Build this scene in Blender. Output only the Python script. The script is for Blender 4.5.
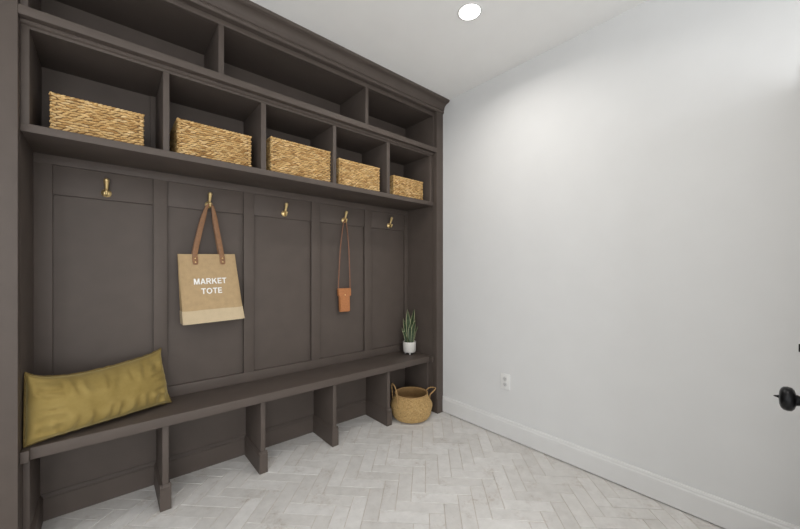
import bpy, bmesh, math, random
from mathutils import Vector, Matrix, noise

random.seed(7)
SC = bpy.context.scene
COL = SC.collection
for o in list(bpy.data.objects):
    bpy.data.objects.remove(o)

# ------------------------------------------------------------------ camera
CAM = Vector((-2.263, -2.043, 1.238))
FPX = 340.0
cd = bpy.data.cameras.new('camera')
cam = bpy.data.objects.new('camera', cd)
COL.objects.link(cam)
cam.location = CAM
cam.rotation_euler = (math.pi / 2, 0, -math.radians(40.705))
cd.sensor_width = 36.0
cd.lens = FPX / 800.0 * 36.0
cd.shift_y = 7.5 / 800.0
cd.clip_start = 0.01
SC.camera = cam

# ------------------------------------------------------------------ world, exposure
W = bpy.data.worlds.new('world')
SC.world = W
W.use_nodes = True
bg = W.node_tree.nodes['Background']
bg.inputs[0].default_value = (0.93, 0.96, 1.0, 1)
bg.inputs[1].default_value = 1.0
vs = SC.view_settings
vs.view_transform = 'Standard'
vs.look = 'None'
vs.gamma = 1.0
vs.use_curve_mapping = False
vs.exposure = 0.06

# ------------------------------------------------------------------ large lights: added fill standing in for daylight at made-up windows
def area(name, loc, rot, sx, sy, power, col=(1, 1, 1)):
    l = bpy.data.lights.new(name, 'AREA')
    l.shape = 'RECTANGLE'
    l.size, l.size_y = sx, sy
    l.energy = power
    l.color = col
    o = bpy.data.objects.new(name, l)
    COL.objects.link(o)
    o.location = loc
    o.rotation_euler = rot
    return o
FRONT_FILL_POWER = 58.0
SIDE_FILL_POWER = 11.0
LAMP_POWER = 6.7
front_fill = area('added_front_fill', (-2.75, -4.095, 1.3), (math.pi / 2, 0, 0), 2.7, 2.2, FRONT_FILL_POWER, (0.97, 0.985, 1.0))  # added frontal fill, set just inside the made-up front window
side_fill = area('added_side_fill', (-4.295, -2.1, 1.45), (math.pi / 2, 0, -math.pi / 2), 1.3, 1.7, SIDE_FILL_POWER, (0.97, 0.985, 1.0))  # added weaker fill from the left, at the made-up side window

# room dimensions
H = 2.74
XL = -2.62          # left end of the locker alcove
XF = -4.3           # far left wall of the entry behind the alcove return
YR = -0.004           # where the alcove return stops
YB = -4.1           # wall behind the camera
YC = 0.42           # wall behind the locker
DOOR_Y0, DOOR_Y1 = -3.055, -2.125

# ------------------------------------------------------------------ materials
def mat(name):
    m = bpy.data.materials.new(name)
    m.use_nodes = True
    nt = m.node_tree
    return m, nt, nt.nodes['Principled BSDF']
def N(nt, kind, **kw):
    n = nt.nodes.new(kind)
    for k, v in kw.items():
        if k.startswith('i_'):
            key = k[2:]
            key = int(key) if key.isdigit() else key.replace('_', ' ')
            n.inputs[key].default_value = v
        else:
            setattr(n, k, v)
    return n
def L(nt, a, b):
    nt.links.new(a, b)
def ramp(nt, fac, stops):
    r = N(nt, 'ShaderNodeValToRGB')
    cr = r.color_ramp
    while len(cr.elements) < len(stops):
        cr.elements.new(0.5)
    for e, (p, c) in zip(cr.elements, stops):
        e.position = p
        e.color = (*c, 1)
    L(nt, fac, r.inputs[0])
    return r
def bump(nt, b, h, strength, dist):
    n = N(nt, 'ShaderNodeBump', i_Strength=strength, i_Distance=dist)
    L(nt, h, n.inputs['Height'])
    L(nt, n.outputs[0], b.inputs['Normal'])
def simple(name, col, rough=0.5, metal=0.0, nscale=30.0, var=0.06, bstr=0.1, bdist=0.001, stretch=(1, 1, 1), spec=0.5):
    m, nt, b = mat(name)
    tc = N(nt, 'ShaderNodeTexCoord')
    mp = N(nt, 'ShaderNodeMapping')
    mp.inputs['Scale'].default_value = stretch
    L(nt, tc.outputs['Object'], mp.inputs[0])
    nz = N(nt, 'ShaderNodeTexNoise', i_Scale=nscale, i_Detail=5.0)
    L(nt, mp.outputs[0], nz.inputs['Vector'])
    lo = tuple(c * (1 - var) for c in col)
    hi = tuple(min(1, c * (1 + var)) for c in col)
    r = ramp(nt, nz.outputs[0], [(0.3, lo), (0.7, hi)])
    L(nt, r.outputs[0], b.inputs['Base Color'])
    b.inputs['Roughness'].default_value = rough
    b.inputs['Metallic'].default_value = metal
    b.inputs['Specular IOR Level'].default_value = spec
    if bstr:
        bump(nt, b, nz.outputs[0], bstr, bdist)
    return m

M = {}
M['paint'] = simple('taupe_cabinet_paint', (0.092, 0.073, 0.062), 0.55, 0, 9.0, 0.05, 0.05, 0.0006, spec=0.30)
M['wall'] = simple('white_plaster', (0.725, 0.728, 0.724), 0.7, 0, 5.0, 0.012, 0.08, 0.002, spec=0.3)
M['ceiling'] = simple('ceiling_paint', (0.93, 0.927, 0.912), 0.85, 0, 6.0, 0.012, 0.08, 0.001, spec=0.2)
M['trim'] = simple('white_trim_enamel', (0.73, 0.73, 0.722), 0.35, 0, 12.0, 0.01, 0.03, 0.001)
M['brass'] = simple('satin_brass', (0.86, 0.66, 0.33), 0.46, 1.0, 60.0, 0.08, 0.03, 0.0003)
M['leather'] = simple('tan_saddle_leather', (0.215, 0.098, 0.036), 0.45, 0, 70.0, 0.16, 0.25, 0.0006)
M['leather_orange'] = simple('cognac_leather', (0.43, 0.17, 0.062), 0.5, 0, 90.0, 0.14, 0.25, 0.0006)
M['cord'] = simple('brown_leather_cord', (0.22, 0.095, 0.05), 0.5, 0, 90.0, 0.12, 0.2, 0.0005)
M['ink'] = simple('white_print', (0.85, 0.83, 0.79), 0.7, 0, 400.0, 0.06, 0.3, 0.0003)
M['black'] = simple('oil_rubbed_black_metal', (0.012, 0.012, 0.013), 0.3, 0.7, 60.0, 0.2, 0.05, 0.0004)
M['plastic'] = simple('white_plastic', (0.80, 0.80, 0.785), 0.35, 0, 50.0, 0.01, 0.0)
M['dark'] = simple('dark_slot', (0.03, 0.03, 0.03), 0.6, 0, 50.0, 0.05, 0.0)
M['slot'] = simple('grey_receptacle', (0.66, 0.66, 0.65), 0.45, 0, 50.0, 0.02, 0.0)
M['soil'] = simple('potting_soil', (0.03, 0.02, 0.014), 0.95, 0, 120.0, 0.5, 0.9, 0.004)
M['pot'] = simple('glazed_white_ceramic', (0.66, 0.64, 0.60), 0.4, 0, 90.0, 0.06, 0.1, 0.0006)
M['grout'] = simple('warm_grey_grout', (0.56, 0.50, 0.445), 0.9, 0, 60.0, 0.1, 0.3, 0.001)
M['concrete'] = simple('grey_paving', (0.35, 0.34, 0.32), 0.9, 0, 8.0, 0.12, 0.3, 0.003)

def fabric(name, col, scale, var, sheen=0.0, rough=0.9, bd=0.0008):
    m, nt, b = mat(name)
    tc = N(nt, 'ShaderNodeTexCoord')
    w1 = N(nt, 'ShaderNodeTexWave', wave_type='BANDS', bands_direction='X', i_Scale=scale, i_Distortion=1.5, i_Detail=2.0)
    w2 = N(nt, 'ShaderNodeTexWave', wave_type='BANDS', bands_direction='Z', i_Scale=scale, i_Distortion=1.5, i_Detail=2.0)
    L(nt, tc.outputs['Object'], w1.inputs[0])
    L(nt, tc.outputs['Object'], w2.inputs[0])
    mx = N(nt, 'ShaderNodeMath', operation='MULTIPLY')
    L(nt, w1.outputs['Fac'], mx.inputs[0])
    L(nt, w2.outputs['Fac'], mx.inputs[1])
    nz = N(nt, 'ShaderNodeTexNoise', i_Scale=38.0, i_Detail=6.0)
    L(nt, tc.outputs['Object'], nz.inputs[0])
    ad = N(nt, 'ShaderNodeMath', operation='ADD')
    L(nt, mx.outputs[0], ad.inputs[0])
    L(nt, nz.outputs[0], ad.inputs[1])
    r = ramp(nt, ad.outputs[0], [(0.25, tuple(c * (1 - var) for c in col)), (0.95, tuple(min(1, c * (1 + var)) for c in col))])
    L(nt, r.outputs[0], b.inputs['Base Color'])
    b.inputs['Roughness'].default_value = rough
    b.inputs['Specular IOR Level'].default_value = 0.2
    if sheen:
        b.inputs['Sheen Weight'].default_value = sheen
        b.inputs['Sheen Roughness'].default_value = 0.4
    bump(nt, b, ad.outputs[0], 0.5, bd)
    return m
M['jute'] = fabric('natural_jute_cloth', (0.43, 0.305, 0.168), 150.0, 0.16)
M['canvas'] = fabric('pale_canvas_band', (0.55, 0.44, 0.29), 220.0, 0.08)

# velvet
m, nt, b = mat('olive_mustard_velvet')
tc = N(nt, 'ShaderNodeTexCoord')
nz = N(nt, 'ShaderNodeTexNoise', i_Scale=9.0, i_Detail=6.0, i_Roughness=0.65)
L(nt, tc.outputs['Object'], nz.inputs[0])
r = ramp(nt, nz.outputs[0], [(0.3, (0.235, 0.165, 0.048)), (0.72, (0.325, 0.24, 0.083))])
L(nt, r.outputs[0], b.inputs['Base Color'])
b.inputs['Roughness'].default_value = 0.85
b.inputs['Specular IOR Level'].default_value = 0.15
b.inputs['Sheen Weight'].default_value = 0.45
b.inputs['Sheen Roughness'].default_value = 0.35
b.inputs['Sheen Tint'].default_value = (0.95, 0.82, 0.45, 1)
bump(nt, b, nz.outputs[0], 0.12, 0.004)
M['velvet'] = m
M['velvet_edge'] = simple('olive_velvet_binding', (0.17, 0.12, 0.040), 0.85, 0, 60.0, 0.3, 0.5, 0.001, spec=0.15)

# woven straw: colour varies from strand to strand by the mesh colour attribute
def straw(name, gain):
    m, nt, b = mat(name)
    at = N(nt, 'ShaderNodeAttribute', attribute_name='strand')
    tc = N(nt, 'ShaderNodeTexCoord')
    nz = N(nt, 'ShaderNodeTexNoise', i_Scale=160.0, i_Detail=4.0)
    L(nt, tc.outputs['Object'], nz.inputs[0])
    r = ramp(nt, nz.outputs[0], [(0.3, (0.74, 0.70, 0.62)), (0.7, (1.12, 1.1, 1.05))])
    mx = N(nt, 'ShaderNodeMix', data_type='RGBA', blend_type='MULTIPLY')
    mx.inputs[0].default_value = 1.0
    L(nt, at.outputs['Color'], mx.inputs[6])
    L(nt, r.outputs[0], mx.inputs[7])
    g = N(nt, 'ShaderNodeMix', data_type='RGBA', blend_type='MULTIPLY')
    g.inputs[0].default_value = 1.0
    L(nt, mx.outputs[2], g.inputs[6])
    g.inputs[7].default_value = (gain, gain, gain, 1)
    L(nt, g.outputs[2], b.inputs['Base Color'])
    b.inputs['Roughness'].default_value = 0.6
    b.inputs['Specular IOR Level'].default_value = 0.3
    bump(nt, b, nz.outputs[0], 0.3, 0.001)
    return m
M['straw'] = straw('water_hyacinth_strands', 1.0)
M['straw_liner'] = simple('straw_basket_body', (0.17, 0.095, 0.035), 0.8, 0, 110.0, 0.3, 0.6, 0.002, stretch=(1, 1, 6))  # body darkened so shade is painted into the gaps between strands
M['seagrass'] = straw('seagrass_strands', 1.0)
M['seagrass_liner'] = simple('seagrass_shell', (0.33, 0.20, 0.08), 0.8, 0, 90.0, 0.25, 0.7, 0.003, stretch=(1, 1, 5))

# snake plant leaf
m, nt, b = mat('variegated_snake_plant_leaf')
at = N(nt, 'ShaderNodeAttribute', attribute_name='across')
tc = N(nt, 'ShaderNodeTexCoord')
mp = N(nt, 'ShaderNodeMapping')
mp.inputs['Scale'].default_value = (1, 1, 5)
L(nt, tc.outputs['Object'], mp.inputs[0])
nz = N(nt, 'ShaderNodeTexNoise', i_Scale=28.0, i_Detail=3.0)
L(nt, mp.outputs[0], nz.inputs[0])
gr = ramp(nt, nz.outputs[0], [(0.35, (0.012, 0.030, 0.012)), (0.7, (0.055, 0.09, 0.035))])
mx = N(nt, 'ShaderNodeMix', data_type='RGBA')
ed = ramp(nt, at.outputs['Fac'], [(0.80, (0, 0, 0)), (0.90, (1, 1, 1))])
L(nt, ed.outputs[0], mx.inputs[0])
L(nt, gr.outputs[0], mx.inputs[6])
mx.inputs[7].default_value = (0.58, 0.57, 0.34, 1)
L(nt, mx.outputs[2], b.inputs['Base Color'])
b.inputs['Roughness'].default_value = 0.45
M['leaf'] = m

# whitewashed terracotta tile
m, nt, b = mat('whitewashed_brick_tile')
ge = N(nt, 'ShaderNodeNewGeometry')
oi = N(nt, 'ShaderNodeObjectInfo')
rnd = N(nt, 'ShaderNodeMath', operation='ADD')
L(nt, ge.outputs['Random Per Island'], rnd.inputs[0])
L(nt, oi.outputs['Random'], rnd.inputs[1])
fr = N(nt, 'ShaderNodeMath', operation='FRACT')
L(nt, rnd.outputs[0], fr.inputs[0])
base = ramp(nt, fr.outputs[0], [(0.0, (0.635, 0.617, 0.594)), (0.55, (0.685, 0.669, 0.647)), (1.0, (0.72, 0.706, 0.687))])
n1 = N(nt, 'ShaderNodeTexNoise', i_Scale=7.0, i_Detail=8.0, i_Roughness=0.72)
L(nt, ge.outputs['Position'], n1.inputs[0])
w1 = ramp(nt, n1.outputs[0], [(0.53, (0, 0, 0)), (0.66, (1, 1, 1))])
n2 = N(nt, 'ShaderNodeTexNoise', i_Scale=42.0, i_Detail=6.0, i_Roughness=0.7)
L(nt, ge.outputs['Position'], n2.inputs[0])
w2 = ramp(nt, n2.outputs[0], [(0.42, (0, 0, 0)), (0.68, (1, 1, 1))])
mul = N(nt, 'ShaderNodeMath', operation='MULTIPLY')
L(nt, w1.outputs[0], mul.inputs[0])
L(nt, w2.outputs[0], mul.inputs[1])
mul2 = N(nt, 'ShaderNodeMath', operation='MULTIPLY')
L(nt, mul.outputs[0], mul2.inputs[0])
mul2.inputs[1].default_value = 0.8
mx = N(nt, 'ShaderNodeMix', data_type='RGBA')
L(nt, mul2.outputs[0], mx.inputs[0])
L(nt, base.outputs[0], mx.inputs[6])
mx.inputs[7].default_value = (0.40, 0.335, 0.28, 1)
n3 = N(nt, 'ShaderNodeTexNoise', i_Scale=17.0, i_Detail=5.0, i_Roughness=0.6)
L(nt, ge.outputs['Position'], n3.inputs[0])
cl = ramp(nt, n3.outputs[0], [(0.25, (0.88, 0.875, 0.87)), (0.7, (1.05, 1.05, 1.05))])
mm = N(nt, 'ShaderNodeMix', data_type='RGBA', blend_type='MULTIPLY')
mm.inputs[0].default_value = 1.0
L(nt, mx.outputs[2], mm.inputs[6])
L(nt, cl.outputs[0], mm.inputs[7])
L(nt, mm.outputs[2], b.inputs['Base Color'])
b.inputs['Roughness'].default_value = 0.55
b.inputs['Specular IOR Level'].default_value = 0.35
bump(nt, b, n2.outputs[0], 0.15, 0.002)
M['tile'] = m

m, nt, b = mat('lit_lamp_lens')
b.inputs['Base Color'].default_value = (0.9, 0.9, 0.88, 1)
b.inputs['Emission Color'].default_value = (1.0, 0.98, 0.95, 1)
b.inputs['Emission Strength'].default_value = 9.0
M['lens'] = m
m, nt, b = mat('clear_window_glass')
b.inputs['Base Color'].default_value = (1, 1, 1, 1)
b.inputs['Roughness'].default_value = 0.0
b.inputs['Transmission Weight'].default_value = 1.0
b.inputs['IOR'].default_value = 1.02
M['glass'] = m

# ------------------------------------------------------------------ helpers
def new_obj(name, me, material=None, parent=None):
    o = bpy.data.objects.new(name, me)
    COL.objects.link(o)
    if material:
        me.materials.append(M[material])
    if parent is not None:
        o.parent = parent
    return o
def empty(name, loc, label, cat, group=None, rotz=0.0):
    o = bpy.data.objects.new(name, None)
    COL.objects.link(o)
    o.location = loc
    o.rotation_euler = (0, 0, rotz)
    o.empty_display_size = 0.05
    o['label'] = label
    o['category'] = cat
    if group:
        o['group'] = group
    return o
def origin(parent):
    v = Vector((0, 0, 0))
    while parent is not None:
        v = v + parent.location
        parent = parent.parent
    return v
def finish(name, bm, material, parent=None, smooth=False, angle=40):
    off = origin(parent)
    if off.length:
        bmesh.ops.translate(bm, verts=bm.verts, vec=-off)
    me = bpy.data.meshes.new(name)
    bm.normal_update()
    bm.to_mesh(me)
    bm.free()
    if smooth:
        for p in me.polygons:
            p.use_smooth = True
        try:
            me.set_sharp_from_angle(angle=math.radians(angle))
        except Exception:
            pass
    return new_obj(name, me, material, parent)
def abox(bm, x0, x1, y0, y1, z0, z1, bev=0.0):
    r = bmesh.ops.create_cube(bm, size=1.0)
    vs_ = r['verts']
    for v in vs_:
        v.co = Vector(((x0 + x1) / 2 + v.co.x * (x1 - x0), (y0 + y1) / 2 + v.co.y * (y1 - y0), (z0 + z1) / 2 + v.co.z * (z1 - z0)))
    if bev:
        es = list({e for v in vs_ for e in v.link_edges})
        bmesh.ops.bevel(bm, geom=es, offset=bev, segments=2, affect='EDGES', profile=0.6)
def box(name, x0, x1, y0, y1, z0, z1, material, parent=None, bev=0.0018):
    bm = bmesh.new()
    abox(bm, x0, x1, y0, y1, z0, z1, bev)
    return finish(name, bm, material, parent, smooth=bev > 0, angle=60)
def prism(bm, prof, axis_pts):
    """sweep a closed profile: prof -> function(point index) gives list of Vectors"""
    rings = [[bm.verts.new(p) for p in ring] for ring in axis_pts]
    n = len(rings[0])
    for a, bq in zip(rings[:-1], rings[1:]):
        for i in range(n):
            j = (i + 1) % n
            bm.faces.new((a[i], a[j], bq[j], bq[i]))
    bm.faces.new(rings[0][::-1])
    bm.faces.new(rings[-1])
    bmesh.ops.recalc_face_normals(bm, faces=bm.faces)
def lathe(bm, prof, center, axis='Z', seg=32, closed=False):
    """prof: list of (r, h)"""
    rings = []
    for r_, h_ in prof:
        ring = []
        if r_ < 1e-6:
            p = Vector((0, 0, h_))
            ring = [bm.verts.new(conv(p, axis) + center)]
        else:
            for k in range(seg):
                t = 2 * math.pi * k / seg
                ring.append(bm.verts.new(conv(Vector((r_ * math.cos(t), r_ * math.sin(t), h_)), axis) + center))
        rings.append(ring)
    pairs = list(zip(rings[:-1], rings[1:]))
    if closed:
        pairs.append((rings[-1], rings[0]))
    for a, c in pairs:
        if len(a) == 1 and len(c) == 1:
            continue
        for k in range(seg):
            j = (k + 1) % seg
            if len(a) == 1:
                bm.faces.new((a[0], c[j], c[k]))
            elif len(c) == 1:
                bm.faces.new((a[k], a[j], c[0]))
            else:
                bm.faces.new((a[k], a[j], c[j], c[k]))
    bmesh.ops.recalc_face_normals(bm, faces=bm.faces)
def conv(p, axis):
    if axis == 'Z':
        return p
    if axis == '-Y':                       # height grows towards -Y
        return Vector((p.x, -p.z, p.y))
    if axis == '+Y':
        return Vector((p.x, p.z, -p.y))
    if axis == '-Z':
        return Vector((p.x, -p.y, -p.z))
    if axis == '-X':
        return Vector((-p.z, p.x, p.y))
def tube(bm, pts, radii, seg=10, flat=None, closed=False, up=None):
    """tube along pts; flat=(wide,thin) multiplies the section"""
    pts = [Vector(p) for p in pts]
    if not hasattr(radii, '__len__'):
        radii = [radii] * len(pts)
    n = len(pts)
    rings = []
    prev = None
    for i, p in enumerate(pts):
        if closed:
            d = pts[(i + 1) % n] - pts[i - 1]
        else:
            d = pts[min(i + 1, n - 1)] - pts[max(i - 1, 0)]
        d.normalize()
        ref = Vector(up) if up else (prev if prev is not None else (Vector((0, 0, 1)) if abs(d.z) < 0.9 else Vector((1, 0, 0))))
        s = (ref - d * ref.dot(d))
        if s.length < 1e-5:
            s = d.orthogonal()
        s.normalize()
        t = d.cross(s)
        prev = s
        a, c = flat if flat else (1, 1)
        rings.append([bm.verts.new(p + (s * math.cos(q) * a + t * math.sin(q) * c) * radii[i]) for q in [2 * math.pi * k / seg for k in range(seg)]])
    pr = list(zip(rings[:-1], rings[1:]))
    if closed:
        pr.append((rings[-1], rings[0]))
    for a, c in pr:
        for k in range(seg):
            j = (k + 1) % seg
            bm.faces.new((a[k], a[j], c[j], c[k]))
    if not closed:
        bm.faces.new(rings[0][::-1])
        bm.faces.new(rings[-1])
    bmesh.ops.recalc_face_normals(bm, faces=bm.faces)
def spline(pts, n):
    pts = [Vector(p) for p in pts]
    P = [pts[0] * 2 - pts[1]] + pts + [pts[-1] * 2 - pts[-2]]
    out = []
    for i in range(1, len(P) - 2):
        for k in range(n):
            t = k / n
            a, b_, c, d = P[i - 1], P[i], P[i + 1], P[i + 2]
            out.append(0.5 * ((2 * b_) + (c - a) * t + (2 * a - 5 * b_ + 4 * c - d) * t * t + (3 * b_ - a - 3 * c + d) * t ** 3))
    out.append(pts[-1])
    return out
def structure(o):
    o['kind'] = 'structure'
    return o
def tag(o, label, cat, group=None):
    o['label'] = label
    o['category'] = cat
    if group:
        o['group'] = group
    return o

# ------------------------------------------------------------------ setting
T = 0.12
bm = bmesh.new()
abox(bm, 0, T, YB - T, DOOR_Y0, 0, H)
abox(bm, 0, T, DOOR_Y1, YC, 0, H)
abox(bm, 0, T, DOOR_Y0, DOOR_Y1, 2.06, H)
structure(finish('wall_right', bm, 'wall'))
structure(box('wall_back', XL - T, T, YC, YC + T, 0, H, 'wall', bev=0))
structure(box('wall_left', XL - T, XL, YR, YC, 0, H, 'wall', bev=0))
structure(box('wall_left_return', XF, XL - T, YR, YR + T, 0, H, 'wall', bev=0))
SY0, SY1, SZ0, SZ1 = -2.8, -1.4, 0.55, 2.35
bm = bmesh.new()
abox(bm, XF - T, XF, YB - T, SY0, 0, H)
abox(bm, XF - T, XF, SY1, YR + T, 0, H)
abox(bm, XF - T, XF, SY0, SY1, 0, SZ0)
abox(bm, XF - T, XF, SY0, SY1, SZ1, H)
structure(finish('wall_far_left', bm, 'wall'))
WX0, WX1, WZ0, WZ1 = -4.18, -1.32, 0.12, 2.48
bm = bmesh.new()
abox(bm, XF, WX0, YB - T, YB, 0, H)
abox(bm, WX1, 0, YB - T, YB, 0, H)
abox(bm, WX0, WX1, YB - T, YB, 0, WZ0)
abox(bm, WX0, WX1, YB - T, YB, WZ1, H)
structure(finish('wall_front', bm, 'wall'))
structure(box('ceiling', XF - T, T, YB - T, YC + T, H, H + 0.1, 'ceiling', bev=0))
wn = bpy.data.objects.new('added_window_1', None)  # unseen window, added to go with the frontal fill light
COL.objects.link(wn)
wn.location = ((WX0 + WX1) / 2, YB - 0.06, WZ0)
structure(wn)
bm = bmesh.new()
mid = (WX0 + WX1) / 2
for a in ((WX0, WX0 + .05, WZ0, WZ1), (WX1 - .05, WX1, WZ0, WZ1), (WX0 + .05, WX1 - .05, WZ0, WZ0 + .05), (WX0 + .05, WX1 - .05, WZ1 - .05, WZ1), (mid - .02, mid + .02, WZ0 + .05, WZ1 - .05)):
    abox(bm, a[0], a[1], YB - .05, YB - .01, a[2], a[3])
finish('added_window_frame', bm, 'trim', wn)
for a0, a1 in ((WX0 + .05, mid - .02), (mid + .02, WX1 - .05)):
    box('pane', a0, a1, YB - .034, YB - .030, WZ0 + .05, WZ1 - .05, 'glass', wn, bev=0)
wn = bpy.data.objects.new('added_window_2', None)  # unseen window, added to go with the side fill light
COL.objects.link(wn)
wn.location = (XF - 0.06, (SY0 + SY1) / 2, SZ0)
structure(wn)
bm = bmesh.new()
for a in ((SY0, SY0 + .05, SZ0, SZ1), (SY1 - .05, SY1, SZ0, SZ1), (SY0 + .05, SY1 - .05, SZ0, SZ0 + .05), (SY0 + .05, SY1 - .05, SZ1 - .05, SZ1)):
    abox(bm, XF - .05, XF - .01, a[0], a[1], a[2], a[3])
finish('added_window_frame', bm, 'trim', wn)
box('pane', XF - .034, XF - .030, SY0 + .05, SY1 - .05, SZ0 + .05, SZ1 - .05, 'glass', wn, bev=0)
structure(box('paving_outside', T, 4.0, YB - 1, 0.5, -0.12, -0.02, 'concrete', bev=0))

# skirting on the white wall: flat board with a moulded top, run along Y
def skirting(name, p0, p1, inward):
    prof = [(0, 0), (0.015, 0), (0.015, 0.105), (0.0135, 0.110), (0.011, 0.114), (0.0105, 0.122), (0.007, 0.130), (0.0, 0.132)]
    bm = bmesh.new()
    inn = Vector(inward)
    rings = [[Vector(p) + inn * d + Vector((0, 0, z)) for d, z in prof] for p in (p0, p1)]
    prism(bm, None, rings)
    return structure(finish(name, bm, 'trim'))
skirting('baseboard_right', (0, DOOR_Y1 + .06, 0.0065), (0, 0.0, 0.0065), (-1, 0, 0))
skirting('baseboard_right_rear', (0, YB, 0.004), (0, DOOR_Y0 - .07, 0.004), (-1, 0, 0))
skirting('baseboard_left', (XF, YR, 0.004), (XL - .002, YR, 0.004), (0, -1, 0))
skirting('baseboard_front', (WX1, YB, 0.004), (-0.015, YB, 0.004), (0, 1, 0))
# door casing in the white wall (behind the open door leaf)
bm = bmesh.new()
abox(bm, -0.015, 0, DOOR_Y1, DOOR_Y1 + .06, 0, 2.13)
abox(bm, -0.015, 0, DOOR_Y0 - .07, DOOR_Y0, 0, 2.13)
abox(bm, -0.015, 0, DOOR_Y0, DOOR_Y1, 2.06, 2.13)
structure(finish('trim_1', bm, 'trim'))

# ------------------------------------------------------------------ floor of herringbone tiles
fl = structure(box('floor', XF - T, T, YB - T, YC, -0.1, -0.0028, 'grout', bev=0))
TW, TL, GR = 0.0787, 0.2565, 0.0028
S2 = 2 ** -0.5
def clip(poly, axis, lim, keep_less):
    out = []
    for i, p in enumerate(poly):
        q = poly[(i + 1) % len(poly)]
        ip = (p[axis] <= lim) if keep_less else (p[axis] >= lim)
        iq = (q[axis] <= lim) if keep_less else (q[axis] >= lim)
        if ip:
            out.append(p)
        if ip != iq:
            t = (lim - p[axis]) / (q[axis] - p[axis])
            out.append((p[0] + (q[0] - p[0]) * t, p[1] + (q[1] - p[1]) * t))
    return out
def tile_verts(bm, poly, dz, tilt):
    """bevel-edged slab, about 30 triangles"""
    c = Vector((sum(p[0] for p in poly) / len(poly), sum(p[1] for p in poly) / len(poly), 0))
    def z(p):
        return dz + (p[0] - c.x) * tilt[0] + (p[1] - c.y) * tilt[1]
    def inset(p, d):
        v = Vector((p[0] - c.x, p[1] - c.y, 0))
        l_ = v.length
        return c + v * max(0.2, (l_ - d * 1.4) / l_)
    lo = [bm.verts.new((p[0], p[1], -0.0044)) for p in poly]
    mi = [bm.verts.new((p[0], p[1], z(p) - 0.0016)) for p in poly]
    hi = []
    for p in poly:
        q = inset(p, 0.0018)
        hi.append(bm.verts.new((q.x, q.y, z(p))))
    n = len(poly)
    for a, b_ in ((lo, mi), (mi, hi)):
        for i in range(n):
            j = (i + 1) % n
            bm.faces.new((a[i], a[j], b_[j], b_[i]))
    bm.faces.new(hi)
def to_px(x, y, z=0.0):
    yaw = math.radians(40.705)
    dx, dy, dz = x - CAM.x, y - CAM.y, z - CAM.z
    zz = dx * math.sin(yaw) + dy * math.cos(yaw)
    if zz < 0.05:
        return None
    rr = dx * math.cos(yaw) - dy * math.sin(yaw)
    return 400 + FPX * rr / zz, 272 - FPX * dz / zz, zz
tiles = []
B0, A0 = -0.235, -1.134            # lower-left corner of one upright tile in (b, a)
for m_ in range(-75, 75):
    for n_ in range(-16, 17):
        ob, oa = m_ * TW + n_ * TL, m_ * TW - n_ * TL
        for kind in (0, 1):
            if kind == 0:
                r4 = (B0 + ob, B0 + ob + TW, A0 + oa, A0 + oa + TL)
            else:
                r4 = (B0 + ob, B0 + ob + TL, A0 + oa - TW, A0 + oa)
            g = GR / 2
            b0, b1, a0, a1 = r4[0] + g, r4[1] - g, r4[2] + g, r4[3] - g
            poly = [((a_ + b_) * S2, (a_ - b_) * S2) for b_, a_ in ((b0, a0), (b1, a0), (b1, a1), (b0, a1))]
            for ax, lim, less in ((0, -0.002, True), (0, XF + .002, False), (1, 0.395, True), (1, YB + .002, False)):
                if poly:
                    poly = clip(poly, ax, lim, less)
            if len(poly) < 3:
                continue
            ar = abs(sum(poly[i][0] * poly[(i + 1) % len(poly)][1] - poly[(i + 1) % len(poly)][0] * poly[i][1] for i in range(len(poly)))) / 2
            if ar < 1e-4:
                continue
            cx_ = sum(p[0] for p in poly) / len(poly)
            cy_ = sum(p[1] for p in poly) / len(poly)
            if cx_ < XL and cy_ > YR:
                continue
            best = 0.0
            for p in poly + [(cx_, cy_)]:
                q = to_px(*p)
                if q and -5 < q[0] < 805 and 0 < q[1] < 534:
                    best = max(best, ar / q[2] ** 3)
            tiles.append((best, poly))
tiles.sort(key=lambda t: -t[0])
rest = bmesh.new()
for i, (s_, poly) in enumerate(tiles):
    rr = random.Random(i * 13 + 5)
    dz = rr.uniform(-0.0006, 0.0004)
    tilt = (rr.uniform(-.003, .003), rr.uniform(-.003, .003))
    a_ = sum((poly[k][0] * poly[(k + 1) % len(poly)][1] - poly[(k + 1) % len(poly)][0] * poly[k][1]) for k in range(len(poly)))
    if a_ < 0:
        poly = poly[::-1]
    if i < 300 and s_ > 0:
        bm = bmesh.new()
        c = Vector((sum(p[0] for p in poly) / len(poly), sum(p[1] for p in poly) / len(poly), 0))
        tile_verts(bm, [(p[0] - c.x, p[1] - c.y) for p in poly], dz, tilt)
        me = bpy.data.meshes.new('tile')
        bm.to_mesh(me)
        bm.free()
        o = new_obj('tile', me, 'tile', fl)
        o.location = c
    else:
        tile_verts(rest, poly, dz, tilt)
o = finish('tile_field', rest, 'tile', fl)
o['kind'] = 'stuff'

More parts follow.
